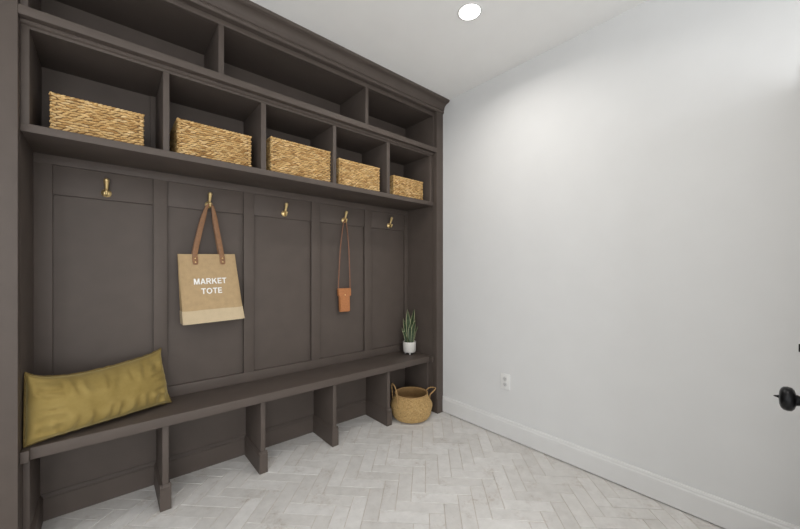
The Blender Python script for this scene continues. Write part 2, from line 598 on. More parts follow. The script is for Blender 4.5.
# ------------------------------------------------------------------ built-in mudroom locker
lk = empty('mudroom_locker', (-1.31, 0.2, 0), 'dark taupe built-in mudroom locker with cubbies, panelled back and long bench', 'locker')
XI0, XI1 = -2.537, -0.081           # clear width between the stiles
YK = 0.400                          # face of the back panels
def lb(name, *a, parent=lk, bev=0.0016, m='paint'):
    return box(name, *a, m, parent, bev)
for x0, x1 in ((XL + .002, XI0), (XI1, -0.001)):
    st = lb('stile', x0, x1, 0, 0.05, 0.0, 2.645)
    bm = bmesh.new()
    prof = [(0.0, 0.0), (0.008, 0.0), (0.008, 0.118), (0.004, 0.130), (0.0, 0.134)]
    rings = [[Vector((x, -d, z)) for d, z in prof] for x in (x0 + .001, x1)]
    prism(bm, None, rings)
    finish('plinth', bm, 'paint', st)
lb('side_panel', XL + .004, XI0, 0.0505, YK, 0.0, 2.645, bev=0)
lb('side_panel', XI1, -0.002, 0.0505, YK, 0.0, 2.645, bev=0)
lb('back_panel', XL + .004, -0.002, YK, 0.416, 0.0, 2.645, bev=0)
# crown
prof = [(0.05, 2.640), (-0.004, 2.640), (-0.010, 2.646), (-0.012, 2.653), (-0.010, 2.659), (-0.007, 2.661), (-0.007, 2.664), (-0.013, 2.667), (-0.013, 2.670)]
for k in range(9):
    t = k / 8 * math.pi / 2
    prof.append((-0.062 + 0.047 * math.cos(t), 2.673 + 0.044 * math.sin(t)))
prof += [(-0.064, 2.719), (-0.072, 2.7205), (-0.077, 2.726), (-0.077, 2.7395), (0.05, 2.7395)]
bm = bmesh.new()
prism(bm, None, [[Vector((x, y, z)) for y, z in prof] for x in (XL + .002, -0.001)])
finish('crown_molding', bm, 'paint', lk, smooth=True, angle=30)
lb('top_board', -2.512, -0.094, 0.0505, YK, 2.612, 2.639, bev=0)
# upper row
YU = 0.032
lb('upper_stile', XI0, -2.512, YU, YK, 2.322, 2.64)
lb('upper_stile', -0.094, XI1, YU, YK, 2.322, 2.64)
lb('upper_rail', -2.512, -0.094, YU, 0.06, 2.610, 2.64)
for x0, x1 in ((-1.799, -1.770), (-0.814, -0.787)):
    lb('upper_divider', x0, x1, YU + .001, YK, 2.322, 2.610)
lb('middle_rail', XI0, XI1, 0.0, 0.055, 2.284, 2.322)
lb('upper_shelf', -2.511, -0.1175, 0.0555, YK, 2.258, 2.321, bev=0)
# lower row
YLF = 0.05
lb('cubby_stile', XI0, -2.511, YLF, YK, 1.856, 2.284)
lb('cubby_stile', -0.1175, XI1, YLF, YK, 1.856, 2.284)
rl = lb('cubby_rail', -2.511, -0.1175, YLF, 0.055, 2.2565, 2.284)
bm = bmesh.new()
prism(bm, None, [[Vector((x, y, z)) for y, z in ((YLF, 2.284), (YLF - .014, 2.284), (YLF - .014, 2.279), (YLF - .009, 2.273), (YLF - .004, 2.270), (YLF, 2.269))] for x in (XI0, XI1)])
finish('bead', bm, 'paint', rl)
for x0, x1 in ((-2.049, -2.022), (-1.563, -1.533), (-1.075, -1.049), (-0.598, -0.567)):
    lb('cubby_divider', x0, x1, YLF + .001, YK, 1.856, 2.2575)
lb('corner_strip', -2.075, -2.0495, YK - .012, YK, 1.856, 2.257, bev=0.001)
lb('cubby_shelf', XI0, XI1, 0.04, YK, 1.822, 1.856)
# panelled back below the cubbies
YF = 0.376
lb('top_back_rail', XI0, XI1, YF, YK, 1.776, 1.8225, bev=0.0012)
bat = [(XI0, -2.471), (-2.062, -1.995), (-1.568, -1.502), (-1.077, -1.004), (-0.582, -0.510), (-0.120, XI1)]
for x0, x1 in bat:
    lb('batten', x0, x1, YF, YK, 0.558, 1.776, bev=0.0012)
for (a0, a1), (c0, c1) in zip(bat[:-1], bat[1:]):
    lb('hook_rail', a1, c0, YF + .011, YK, 1.628, 1.776, bev=0.0012)
lb('bottom_back_rail', XI0, XI1, YF, YK, 0.494, 0.558, bev=0.0012)
# bench
lb('bench_seat', XI0, XI1, 0.065, YK, 0.443, 0.494, bev=0.003)
lb('end_block', XI0, -2.511, 0.036, 0.0648, 0.446, 0.4935, bev=0.0015)
lb('end_block', -0.106, XI1, 0.03, 0.0648, 0.446, 0.491, bev=0.0015)
lb('bench_stile', XI0, -2.516, 0.10, YK, 0.0, 0.443)
lb('bench_stile', -0.100, XI1, 0.10, YK, 0.0, 0.443)
# baseboards under the bench
def base_run(name, p0, p1, inward, parent):
    bp = [(0, 0), (0.011, 0), (0.011, 0.108), (0.0085, 0.110), (0.0085, 0.113), (0.0108, 0.1145), (0.0108, 0.118), (0.003, 0.131), (0.0, 0.133)]
    inn = Vector(inward)
    bm = bmesh.new()
    prism(bm, None, [[Vector(p) + inn * d + Vector((0, 0, z)) for d, z in bp] for p in (p0, p1)])
    return finish(name, bm, 'paint', parent)
dvx = [-2.0335, -1.5345, -1.0340, -0.5400]
ends = [-2.516] + [d for x in dvx for d in (x - .0145, x + .0145)] + [-0.100]
for k in range(5):
    base_run('base_trim', (ends[2 * k] + .001, YK, 0.0), (ends[2 * k + 1] - .001, YK, 0.0), (0, -1, 0), lk)
base_run('base_trim', (-2.516, 0.10, 0), (-2.516, YK - .011, 0), (1, 0, 0), lk)
base_run('base_trim', (-0.100, 0.10, 0), (-0.100, YK - .011, 0), (-1, 0, 0), lk)
for x in dvx:
    dv = lb('bench_divider', x - .0138, x + .0138, 0.099, YK, 0.0, 0.4435)
    base_run('base_trim', (x - .0138, 0.0885, 0), (x - .0138, YK - .011, 0), (-1, 0, 0), dv)
    base_run('base_trim', (x + .0138, 0.0885, 0), (x + .0138, YK - .011, 0), (1, 0, 0), dv)
    base_run('base_trim', (x - .0246, 0.099, 0), (x + .0246, 0.099, 0), (0, -1, 0), dv)

# ------------------------------------------------------------------ brass hooks
hook_x = [-2.267, -1.776, -1.286, -0.785, -0.308]
hook_labels = ['bare brass coat hook above the olive pillow', 'brass coat hook carrying the jute market tote',
               'bare brass coat hook between the tote hook and the pouch hook', 'brass coat hook carrying the cognac leather pouch',
               'bare brass coat hook above the snake plant']
HZ, HY = 1.664, YF + 0.011
def make_hook(x, label):
    e = empty('coat_hook', (x, HY, HZ), label, 'hook', 'brass hooks on the panelled back')
    c = Vector((x, HY, HZ))
    bm = bmesh.new()
    lathe(bm, [(0, 0), (0.0215, 0), (0.022, 0.004), (0.0205, 0.006), (0.0165, 0.0075), (0.0155, 0.0095), (0.008, 0.0115), (0.0, 0.012)], c, '-Y', 28)
    finish('rosette', bm, 'brass', e, True, 50)
    bm = bmesh.new()
    pts = spline([c + Vector(p) for p in ((0, -.008, .0), (0, -.020, .012), (0, -.028, .028), (0, -.036, .047), (0, -.042, .061))], 6)
    tube(bm, pts, [0.0060 + 0.0062 * (i / (len(pts) - 1)) ** 1.2 for i in range(len(pts))], 12)
    bmesh.ops.create_uvsphere(bm, u_segments=14, v_segments=10, radius=0.0123, matrix=Matrix.Translation(c + Vector((0, -.0425, .0615))))
    finish('upper_prong', bm, 'brass', e, True, 60)
    bm = bmesh.new()
    pts = spline([c + Vector(p) for p in ((0, -.008, -.002), (0, -.020, -.012), (0, -.032, -.017), (0, -.042, -.010), (0, -.045, .000))], 6)
    tube(bm, pts, 0.0056, 12)
    bmesh.ops.create_uvsphere(bm, u_segments=14, v_segments=10, radius=0.0085, matrix=Matrix.Translation(c + Vector((0, -.045, .002))))
    finish('lower_prong', bm, 'brass', e, True, 60)
    return e
for x, l_ in zip(hook_x, hook_labels):
    make_hook(x, l_)

# ------------------------------------------------------------------ woven baskets
def lump_template(nu=6, nv=6):
    """spindle along X, unit half-length, unit radius; returns verts, faces"""
    vs_, fs = [], []
    prof = [(-1.0, 0.25), (-0.55, 0.85), (0.0, 1.0), (0.55, 0.85), (1.0, 0.25)]
    for x, r_ in prof:
        for k in range(nv):
            t = 2 * math.pi * k / nv
            vs_.append((x, r_ * math.cos(t), r_ * math.sin(t)))
    for i in range(len(prof) - 1):
        for k in range(nv):
            j = (k + 1) % nv
            fs.append((i * nv + k, i * nv + j, (i + 1) * nv + j, (i + 1) * nv + k))
    fs.append(tuple(range(nv))[::-1])
    fs.append(tuple((len(prof) - 1) * nv + k for k in range(nv)))
    return vs_, fs
LV, LF = lump_template()
class Weave:
    def __init__(self):
        self.v, self.f, self.c = [], [], []
    def lump(self, c, along, across, out, hl, hw, ho, col):
        n = len(self.v)
        for x, y, z in LV:
            self.v.append(c + along * (x * hl) + across * (y * hw) + out * (z * ho))
            self.c.append(col)
        self.f += [tuple(n + i for i in f) for f in LF]
    def build(self, name, material, parent):
        off = origin(parent)
        me = bpy.data.meshes.new(name)
        me.from_pydata([v - off for v in self.v], [], self.f)
        at = me.color_attributes.new('strand', 'FLOAT_COLOR', 'POINT')
        at.data.foreach_set('color', [q for c in self.c for q in (*c, 1.0)])
        for p in me.polygons:
            p.use_smooth = True
        o = new_obj(name, me, material, parent)
        o['kind'] = 'stuff'
        return o
def straw_col(rr):
    t = rr.random()
    pal = [(0.62, 0.41, 0.18), (0.70, 0.49, 0.235), (0.52, 0.32, 0.125), (0.76, 0.56, 0.30), (0.41, 0.235, 0.085)]
    wts = [0.34, 0.28, 0.18, 0.12, 0.08]
    c = rr.choices(pal, wts)[0]
    k = rr.uniform(0.88, 1.1)
    return tuple(q * k for q in c)
def rect_basket(x0, x1, y0, depth, ztop, label, seed):
    z0 = 1.8565
    e = empty('woven_basket', ((x0 + x1) / 2, y0 + depth / 2, z0), label, 'basket', 'woven baskets in the lower cubbies')
    rr = random.Random(seed)
    th = 0.009
    x0 += .002
    x1 -= .002
    y1 = y0 + depth
    bm = bmesh.new()
    abox(bm, x0 + th * .6, x1 - th * .6, y0 + th * .6, y0 + th * 1.6, z0 + .001, ztop - .004)
    abox(bm, x0 + th * .6, x1 - th * .6, y1 - th * 1.6, y1 - th * .6, z0 + .001, ztop - .004)
    abox(bm, x0 + th * .6, x0 + th * 1.6, y0 + th * 1.6, y1 - th * 1.6, z0 + .001, ztop - .004)
    abox(bm, x1 - th * 1.6, x1 - th * .6, y0 + th * 1.6, y1 - th * 1.6, z0 + .001, ztop - .004)
    abox(bm, x0 + th * 1.6, x1 - th * 1.6, y0 + th * 1.6, y1 - th * 1.6, z0 + .001, z0 + .008)
    finish('basket_body', bm, 'straw_liner', e)
    w = Weave()
    sides = [(Vector((x0, y0 + th * .6, 0)), Vector((1, 0, 0)), x1 - x0, Vector((0, -1, 0))),
             (Vector((x1 - th * .6, y0, 0)), Vector((0, 1, 0)), depth, Vector((1, 0, 0))),
             (Vector((x1, y1 - th * .6, 0)), Vector((-1, 0, 0)), x1 - x0, Vector((0, 1, 0))),
             (Vector((x0 + th * .6, y1, 0)), Vector((0, -1, 0)), depth, Vector((-1, 0, 0)))]
    rows = round((ztop - z0) / 0.0122)
    pitch = (ztop - z0 - 0.004) / rows
    for s, along, ln, out in sides:
        cnt = max(4, round(ln / 0.026))
        step = ln / cnt
        for r_ in range(rows):
            z = z0 + pitch * (r_ + .5) + .002
            shift = 0.5 if r_ % 2 else 0.0
            for k in range(cnt + (1 if shift else 0)):
                u = (k + .5 - shift) * step
                u = min(max(u, step * .3), ln - step * .3)
                tl = rr.gauss(0.0, 0.10) + (0.30 if r_ % 2 else -0.14)
                a = (along * math.cos(tl) + Vector((0, 0, 1)) * math.sin(tl)).normalized()
                c = s + along * u + Vector((0, 0, z + rr.gauss(0, .0008))) + out * rr.uniform(-.001, .0015)
                hl = step * rr.uniform(.56, .72)
                if u < step * .6 or u > ln - step * .6:
                    hl = step * .36
                w.lump(c, a, a.cross(out), out, hl, pitch * rr.uniform(.42, .53), 0.0056 * rr.uniform(.85, 1.15), straw_col(rr))
    w.build('weave', 'straw', e)
    w = Weave()
    for s, along, ln, out in sides:
        cnt = round(ln / 0.016)
        step = ln / cnt
        for k in range(cnt):
            a = (along + Vector((0, 0, 0.45)) + out * .0).normalized()
            w.lump(s + along * ((k + .5) * step) + Vector((0, 0, ztop - .004)), a, a.cross(out), out, step * .75, 0.0058, 0.0075, straw_col(rr))
    w.build('rim', 'straw', e)
    return e
bk = [(-2.458, -2.122, 2.027, 'woven tan storage basket in the cubby above the olive pillow', .27),
      (-1.988, -1.604, 2.052, 'woven tan storage basket in the cubby above the jute tote', .27),
      (-1.500, -1.0775, 2.078, 'tall woven basket filling the middle of the five cubbies', .27),
      (-1.010, -0.636, 2.054, 'woven tan storage basket in the cubby above the leather pouch', .26),
      (-0.503, -0.160, 2.026, 'woven tan storage basket in the cubby nearest the white wall', .26)]
for i, (x0, x1, zt, l_, d_) in enumerate(bk):
    rect_basket(x0, x1, 0.086 if i != 2 else 0.074, d_, zt, l_, 40 + i)

# round belly basket under the bench
def belly_basket(cx, cy):
    e = empty('belly_basket', (cx, cy, 0.001), 'round seagrass belly basket with two loop handles on the floor under the bench', 'basket')
    rr = random.Random(5)
    C0 = Vector((cx, cy, 0.001))
    outer = [(0.120, 0.005), (0.142, 0.013), (0.160, 0.040), (0.1655, 0.060), (0.1625, 0.067), (0.1675, 0.074), (0.1735, 0.100), (0.1750, 0.116), (0.170, 0.130), (0.151, 0.163), (0.139, 0.190), (0.136, 0.207)]
    bm = bmesh.new()
    prof = [(0.0, 0.004), (0.115, 0.004)] + [(r_ - .003, z) for r_, z in outer] + [(r_ - .009, z) for r_, z in outer[::-1][:-1]] + [(0.11, 0.012), (0.0, 0.012)]
    lathe(bm, prof, C0, 'Z', 56)
    finish('basket_body', bm, 'seagrass_liner', e, True, 60)
    # resample the profile by arc length
    pts = spline([(r_, 0, z) for r_, z in outer], 8)
    cum = [0]
    for a, b_ in zip(pts[:-1], pts[1:]):
        cum.append(cum[-1] + (b_ - a).length)
    rows = 28
    w = Weave()
    for r_ in range(rows):
        s = cum[-1] * (r_ + .5) / rows
        i = max(k for k in range(len(cum)) if cum[k] <= s)
        i = min(i, len(pts) - 2)
        t = (s - cum[i]) / max(1e-6, cum[i + 1] - cum[i])
        p = pts[i].lerp(pts[i + 1], t)
        tg = (pts[i + 1] - pts[i]).normalized()
        cnt = 74
        for k in range(cnt):
            th = 2 * math.pi * (k + (.5 if r_ % 2 else 0)) / cnt
            rad = Vector((math.cos(th), math.sin(th), 0))
            tan = Vector((-math.sin(th), math.cos(th), 0))
            up = rad * tg.x + Vector((0, 0, tg.z))
            out = tan.cross(up).normalized()
            if out.dot(rad) < 0:
                out = -out
            tl = rr.gauss(0, .06)
            a = (tan * math.cos(tl) + up * math.sin(tl)).normalized()
            c = C0 + rad * p.x + Vector((0, 0, p.z)) + out * rr.uniform(-.0004, .0008)
            base = (0.56, 0.385, 0.175)
            if rr.random() < .16:
                base = (0.47, 0.31, 0.13)
            if rr.random() < .18:
                base = (0.62, 0.44, 0.215)
            kf = rr.uniform(.92, 1.08)
            w.lump(c, a, up, out, p.x * math.pi / cnt * 1.2, cum[-1] / rows * .56, 0.0032, tuple(q * kf for q in base))
    w.build('weave', 'seagrass', e)
    bm = bmesh.new()
    n = 96
    for ph in (0, math.pi):
        ring = []
        for k in range(n):
            th = 2 * math.pi * k / n
            q = 36 * th + ph
            rad = Vector((math.cos(th), math.sin(th), 0))
            ring.append(C0 + rad * (0.1365 + 0.003 * math.cos(q)) + Vector((0, 0, 0.209 + .003 * math.sin(q))))
        tube(bm, ring, 0.0040, 6, closed=True)
    finish('rim', bm, 'seagrass_rope', e, True)
    return e, C0
M['seagrass_rope'] = simple('twisted_seagrass_rope', (0.40, 0.245, 0.10), 0.7, 0, 140.0, 0.25, 0.6, 0.002)
be, C0 = belly_basket(-0.300, 0.090)
def handle(ang, pts):
    rad = Vector((math.cos(ang), math.sin(ang), 0))
    tan = Vector((-math.sin(ang), math.cos(ang), 0))
    path = spline([C0 + rad * a + tan * b_ + Vector((0, 0, c)) for a, b_, c in pts], 10)
    bm = bmesh.new()
    for ph in (0, math.pi):
        tw = []
        for i, p in enumerate(path):
            q = i * 0.75 + ph
            tw.append(p + Vector((math.cos(q), math.sin(q), math.sin(q + .7))) * 0.0024)
        tube(bm, tw, 0.0034, 7)
    finish('handle', bm, 'seagrass_rope', be, True)
handle(math.radians(160), [(0.148, -0.060, 0.150), (0.150, -0.062, 0.205), (0.160, -0.052, 0.275), (0.168, 0.0, 0.304), (0.160, 0.052, 0.275), (0.150, 0.062, 0.205), (0.148, 0.060, 0.150)])
handle(math.radians(-28), [(0.147, -0.050, 0.170), (0.150, -0.052, 0.200), (0.182, -0.046, 0.224), (0.214, 0.0, 0.232), (0.182, 0.046, 0.224), (0.150, 0.052, 0.200), (0.147, 0.050, 0.170)])

# ------------------------------------------------------------------ pillow
def pillow():
    BL, BR = Vector((-2.531, 0.078, 0.500)), Vector((-1.990, 0.262, 0.503))
    TL_, TR = Vector((-2.531, 0.105, 0.806)), Vector((-2.030, 0.352, 0.795))
    e = empty('lumbar_pillow', (-2.27, 0.19, 0.494), 'olive mustard velvet lumbar pillow leaning in the bench corner', 'pillow')
    NU, NV = 90, 52
    def base(u, v):
        a, c = (u + 1) / 2, (v + 1) / 2
        # pull edges in between the corners
        uu = u * (1 - (0.055 if u > 0 else 0.010) * (1 - abs(v) ** 3.5))
        vv = v * (1 - 0.11 * (1 - abs(u) ** 7) * (1 if v > 0 else 0.55))
        a, c = (uu + 1) / 2, (vv + 1) / 2
        p = BL.lerp(BR, a).lerp(TL_.lerp(TR, a), c)
        p.z -= 0.034 * (1 - u * u) * (1 - .5 * u) * c ** 1.5           # sag of the top edge
        return p
    nrm = (BR - BL).cross(TL_ - BL).normalized()     # faces the room
    if nrm.y > 0:
        nrm = -nrm
    def thick(u, v):
        f = (1 - abs(u) ** 3.4) ** 0.45 * (1 - abs(v) ** 2.4) ** 0.52
        return f
    def wr(u, v, s):
        q = noise.noise(Vector((u * 3.1, v * 2.0, s * 7.0))) * 0.008
        eu = max(0, abs(v) - 0.25) / 0.75
        q += math.sin(u * 31 + 3 * noise.noise(Vector((u * 4, v * 1.5, 2.0 + s)))) * 0.0100 * eu * (1 - eu) * 3
        ev = max(0, abs(u) - 0.6) / 0.4
        q += math.sin(v * 21 + 2 * noise.noise(Vector((u * 2, v * 4, 5.0 + s)))) * 0.0085 * ev * (1 - ev) * 3
        # crease fan dropping from the top edge, right of centre
        q -= 0.012 * math.exp(-((u - 0.22 - 0.10 * (1 - v)) / 0.07) ** 2) * max(0, v) ** 0.7
        q += 0.007 * math.exp(-((u - 0.36 - 0.10 * (1 - v)) / 0.06) ** 2) * max(0, v) ** 0.7
        q -= 0.009 * math.exp(-((u - 0.02 - 0.05 * (1 - v)) / 0.06) ** 2) * max(0, v) ** 0.8
        return q
    bm = bmesh.new()
    grid = {}
    for s, T_ in ((1, 0.118), (-1, 0.05)):
        for i in range(NU + 1):
            for j in range(NV + 1):
                u, v = -1 + 2 * i / NU, -1 + 2 * j / NV
                u = math.copysign(abs(u) ** 0.85, u)
                v = math.copysign(abs(v) ** 0.85, v)
                edge = i in (0, NU) or j in (0, NV)
                if edge and s < 0:
                    grid[s, i, j] = grid[1, i, j]
                    continue
                f = thick(u, v)
                p = base(u, v) + nrm * s * (T_ * f + wr(u, v, s) * min(1, f * 2.0))
                p.z = max(p.z, 0.4955)
                p.y = min(p.y, 0.3735)
                p.x = max(p.x, -2.535)
                grid[s, i, j] = bm.verts.new(p)
        for i in range(NU):
            for j in range(NV):
                bm.faces.new((grid[s, i, j], grid[s, i + 1, j], grid[s, i + 1, j + 1], grid[s, i, j + 1]))
    bmesh.ops.recalc_face_normals(bm, faces=bm.faces)
    finish('cushion', bm, 'velvet', e, True, 80)
    # flanged binding round the seam
    bm = bmesh.new()
    ring = []
    n = 56
    for k in range(n):
        ring.append((-1 + 2 * k / n, -1))
    for k in range(n // 2):
        ring.append((1, -1 + 4 * k / n))
    for k in range(n):
        ring.append((1 - 2 * k / n, 1))
    for k in range(n // 2):
        ring.append((-1, 1 - 4 * k / n))
    pts = []
    for k, (u, v) in enumerate(ring):
        p = base(u, v)
        c = base(0, 0)
        d = (p - c)
        p = p + d.normalized() * 0.002
        p += Vector((noise.noise(Vector((k * .45, 0, 0))), noise.noise(Vector((k * .45, 3, 0))), noise.noise(Vector((k * .45, 7, 0))))) * 0.004
        p.z = max(p.z, 0.5015)
        p.y = min(p.y, 0.366)
        p.x = max(p.x, -2.529)
        pts.append(p)
    tube(bm, pts, 0.0052, 8, flat=(1.0, 0.8), closed=True)
    finish('seam_binding', bm, 'velvet_edge', e, True, 80)
pillow()

# ------------------------------------------------------------------ tote bag
def tote():
    hx = hook_x[1]
    e = empty('tote_bag', (hx, 0.34, 0.94), 'jute market tote bag with brown leather handles hanging from a hook', 'bag')
    roll = math.radians(1.9)
    piv = Vector((hx, 0.33, 1.66))
    def R_(p):
        d = Vector(p) - piv
        c, s = math.cos(roll), math.sin(roll)
        return piv + Vector((d.x * c - d.z * s, d.y, d.x * s + d.z * c))
    ZT, ZB = 1.350, 0.936
    def section(t, k):
        """t 0 bottom .. 1 top; k angle index around a rounded rectangle"""
        hw = 0.167 + (0.157 - 0.167) * t
        yb = 0.372
        dp = 0.118 + (0.036 - 0.118) * t ** 0.8
        return hw, yb, dp
    n_side = 14
    def loop(t):
        hw, yb, dp = section(t, 0)
        z = ZB + (ZT - ZB) * t
        cx = hx - 0.024 + 0.013 * (1 - t)
        pts = []
        def bulge(x):
            return 0.010 * math.cos(x * math.pi / 2) * math.sin(math.pi * min(1, t * 1.1)) + .0025 * noise.noise(Vector((x * 2.2, t * 3, 1)))
        for k in range(n_side + 1):                       # front, left to right
            x = -1 + 2 * k / n_side
            ed = 0.010 * max(0, abs(x) - .92) / .08
            pts.append((cx + x * hw, yb - dp - bulge(x) + ed, z))
        for k in range(1, 5):                             # right gusset folded inwards
            q = k / 5
            inn = 0.018 * math.sin(q * math.pi) * t
            pts.append((cx + hw - inn, yb - dp + .010 + (dp - .014) * q, z))
        for k in range(n_side + 1):
            x = 1 - 2 * k / n_side
            pts.append((cx + x * hw, yb - .004 if abs(x) < .95 else yb - .010, z))
        for k in range(1, 5):
            q = 1 - k / 5
            inn = 0.018 * math.sin(q * math.pi) * t
            pts.append((cx - hw + inn, yb - dp + .010 + (dp - .014) * q, z))
        return pts
    def body(name, t0, t1, rows, mt, grow=0.0, bottom=False, top=False):
        bm = bmesh.new()
        rings = []
        cx = Vector((hx, 0.32, 0))
        for r_ in range(rows + 1):
            t = t0 + (t1 - t0) * r_ / rows
            ring = []
            for p in loop(t):
                v = Vector(p)
                d = Vector((v.x - cx.x, v.y - cx.y, 0))
                v += d.normalized() * grow
                v.z += 0.0022 * noise.noise(Vector((v.x * 14, t * 2, 4))) * (1 if t > .02 else 0)
                v.y = min(v.y, 0.3745)
                ring.append(bm.verts.new(R_(v)))
            rings.append(ring)
        n = len(rings[0])
        for a, c in zip(rings[:-1], rings[1:]):
            for i in range(n):
                j = (i + 1) % n
                bm.faces.new((a[i], a[j], c[j], c[i]))
        if bottom:
            bm.faces.new(rings[0][::-1])
        if top:                                            # turned-in hem
            inner = []
            mid_ = sum((v.co for v in rings[-1]), Vector()) / n
            for v in rings[-1]:
                inner.append(bm.verts.new(v.co + (mid_ - v.co).normalized() * .004 + Vector((0, 0, -.004))))
            low = [bm.verts.new(v.co + Vector((0, 0, -.08))) for v in inner]
            for a, c in ((rings[-1], inner), (inner, low)):
                for i in range(n):
                    j = (i + 1) % n
                    bm.faces.new((a[i], a[j], c[j], c[i]))
        bmesh.ops.recalc_face_normals(bm, faces=bm.faces)
        return finish(name, bm, mt, e, True, 50)
    body('bag_body', 0.0, 1.0, 24, 'jute', bottom=True, top=True)
    bb = body('bottom_band', 0.0, 0.185, 5, 'canvas', 0.0022, bottom=True)
    # front face depth at a point
    def face_y(x, z):
        t = (z - ZB) / (ZT - ZB)
        hw, yb, dp = section(t, 0)
        q = max(-1, min(1, (x - hx + .006) / hw))
        return yb - dp - 0.010 * math.cos(q * math.pi / 2) * math.sin(math.pi * min(1, t * 1.1)) - 0.003
    # straps
    for side, dy in ((0, 0.0), (1, 0.020)):
        path = []
        xl, xr = hx - 0.096, hx + 0.054
        zt = 1.318
        def fy(z):
            return (face_y(hx, z) if side == 0 else 0.3695)
        y0 = fy(zt)
        hooky = HY - 0.030 + dy * .6
        topz = HZ + 0.001
        L_ = [(xl, y0, zt - .03), (xl + .001, y0, zt), (xl + .003, fy(1.345), 1.36), (xl + .040, (fy(1.345) * .45 + hooky * .55), 1.515), (hx - .020, hooky, topz - .032),
              (hx - .008, hooky, topz - .006), (hx, hooky, topz), (hx + .008, hooky, topz - .006),
              (hx + .020, hooky, topz - .032), (xr - .022, (fy(1.345) * .45 + hooky * .55), 1.515), (xr - .003, fy(1.345), 1.36), (xr - .001, y0, zt), (xr, y0, zt - .03)]
        sp = spline([R_(p) if p[2] < 1.6 else Vector(p) for p in L_], 8)
        bm = bmesh.new()
        n = len(sp)
        rings = []
        for i, p in enumerate(sp):
            d = (sp[min(i + 1, n - 1)] - sp[max(i - 1, 0)]).normalized()
            out = Vector((0, -1, 0))
            across = d.cross(out).normalized()
            out = across.cross(d).normalized()
            tt = min(1.0, abs(p.z - topz) / 0.09)
            wd = 0.0065 + 0.0070 * tt
            th = 0.0022 + 0.002 * (1 - tt)
            rings.append([bm.verts.new(p + across * a * wd + out * c * th) for a, c in ((-1, -1), (-.8, -1.2), (.8, -1.2), (1, -1), (1, 1), (.8, 1.2), (-.8, 1.2), (-1, 1))])
        for a, c in zip(rings[:-1], rings[1:]):
            for k in range(8):
                j = (k + 1) % 8
                bm.faces.new((a[k], a[j], c[j], c[k]))
        bm.faces.new(rings[0][::-1])
        bm.faces.new(rings[-1])
        bmesh.ops.recalc_face_normals(bm, faces=bm.faces)
        hd = finish('handle', bm, 'leather', e, True, 60)
        if side == 0:
            for xx in (xl, xr):
                bm = bmesh.new()
                w_, h_ = 0.0150, 0.0275
                zc = zt - 0.006
                out = []
                for k in range(24):
                    t = 2 * math.pi * k / 24
                    c_, s_ = math.cos(t), math.sin(t)
                    out.append((math.copysign(abs(c_) ** .45, c_) * w_, math.copysign(abs(s_) ** .45, s_) * h_))
                yy = face_y(xx, zc) - 0.002
                tilt_y = -(face_y(xx, zc + .02) - face_y(xx, zc - .02)) / .04
                fr_ = [bm.verts.new(R_((xx + a, yy - c * tilt_y - .0032, zc + c))) for a, c in out]
                bk_ = [bm.verts.new(R_((xx + a, yy - c * tilt_y + .002, zc + c))) for a, c in out]
                for k in range(24):
                    j = (k + 1) % 24
                    bm.faces.new((fr_[k], fr_[j], bk_[j], bk_[k]))
                bm.faces.new(fr_)
                bm.faces.new(bk_[::-1])
                bmesh.ops.recalc_face_normals(bm, faces=bm.faces)
                tb_ = finish('leather_tab', bm, 'leather', hd, False)
                for dz in (0.011, -0.012):
                    bm = bmesh.new()
                    lathe(bm, [(0, -.001), (0.0042, 0), (0.0038, 0.0016), (0.002, 0.0026), (0, 0.003)], R_((xx, yy - dz * tilt_y - .003, zc + dz)), '-Y', 14)
                    finish('rivet', bm, 'brass', hd, True, 50)
    # lettering
    def ring_arc(cx_, cy_, ro, ri, a0, a1, n, sy=1.0, ri_y=None):
        out = []
        for k in range(n):
            q0, q1 = a0 + (a1 - a0) * k / n, a0 + (a1 - a0) * (k + 1) / n
            iy = ri_y if ri_y else ri * sy
            out.append([(cx_ + ro * math.cos(q0), cy_ + ro * sy * math.sin(q0)), (cx_ + ro * math.cos(q1), cy_ + ro * sy * math.sin(q1)),
                        (cx_ + ri * math.cos(q1), cy_ + iy * math.sin(q1)), (cx_ + ri * math.cos(q0), cy_ + iy * math.sin(q0))])
        return out
    def bar(x0, x1, y0, y1):
        return [(x0, y0), (x1, y0), (x1, y1), (x0, y1)]
    glyphs = {
        'M': (0.98, [bar(0, .2, 0, 1), bar(.78, .98, 0, 1), [(.03, 1), (.27, 1), (.585, 0), (.395, 0)], [(.95, 1), (.71, 1), (.395, 0), (.585, 0)]]),
        'A': (0.94, [[(0, 0), (.215, 0), (.58, 1), (.36, 1)], [(.94, 0), (.725, 0), (.36, 1), (.58, 1)], bar(.22, .72, .20, .37)]),
        'R': (0.90, [bar(0, .2, 0, 1), bar(.2, .52, .83, 1), bar(.2, .52, .40, .57), [(.34, .42), (.56, .42), (.90, 0), (.66, 0)]] + ring_arc(.52, .70, .30, .125, -math.pi / 2, math.pi / 2, 10)),
        'K': (0.92, [bar(0, .2, 0, 1), [(.2, .30), (.2, .56), (.61, 1), (.88, 1)], [(.33, .52), (.49, .68), (.92, 0), (.67, 0)]]),
        'E': (0.72, [bar(0, .2, 0, 1), bar(.2, .70, .83, 1), bar(.2, .66, .42, .59), bar(.2, .72, 0, .17)]),
        'T': (0.82, [bar(0, .82, .83, 1), bar(.31, .51, 0, .83)]),
        'O': (1.02, ring_arc(.51, .5, .51, .30, 0, 2 * math.pi, 24, 1.0, .335)),
    }
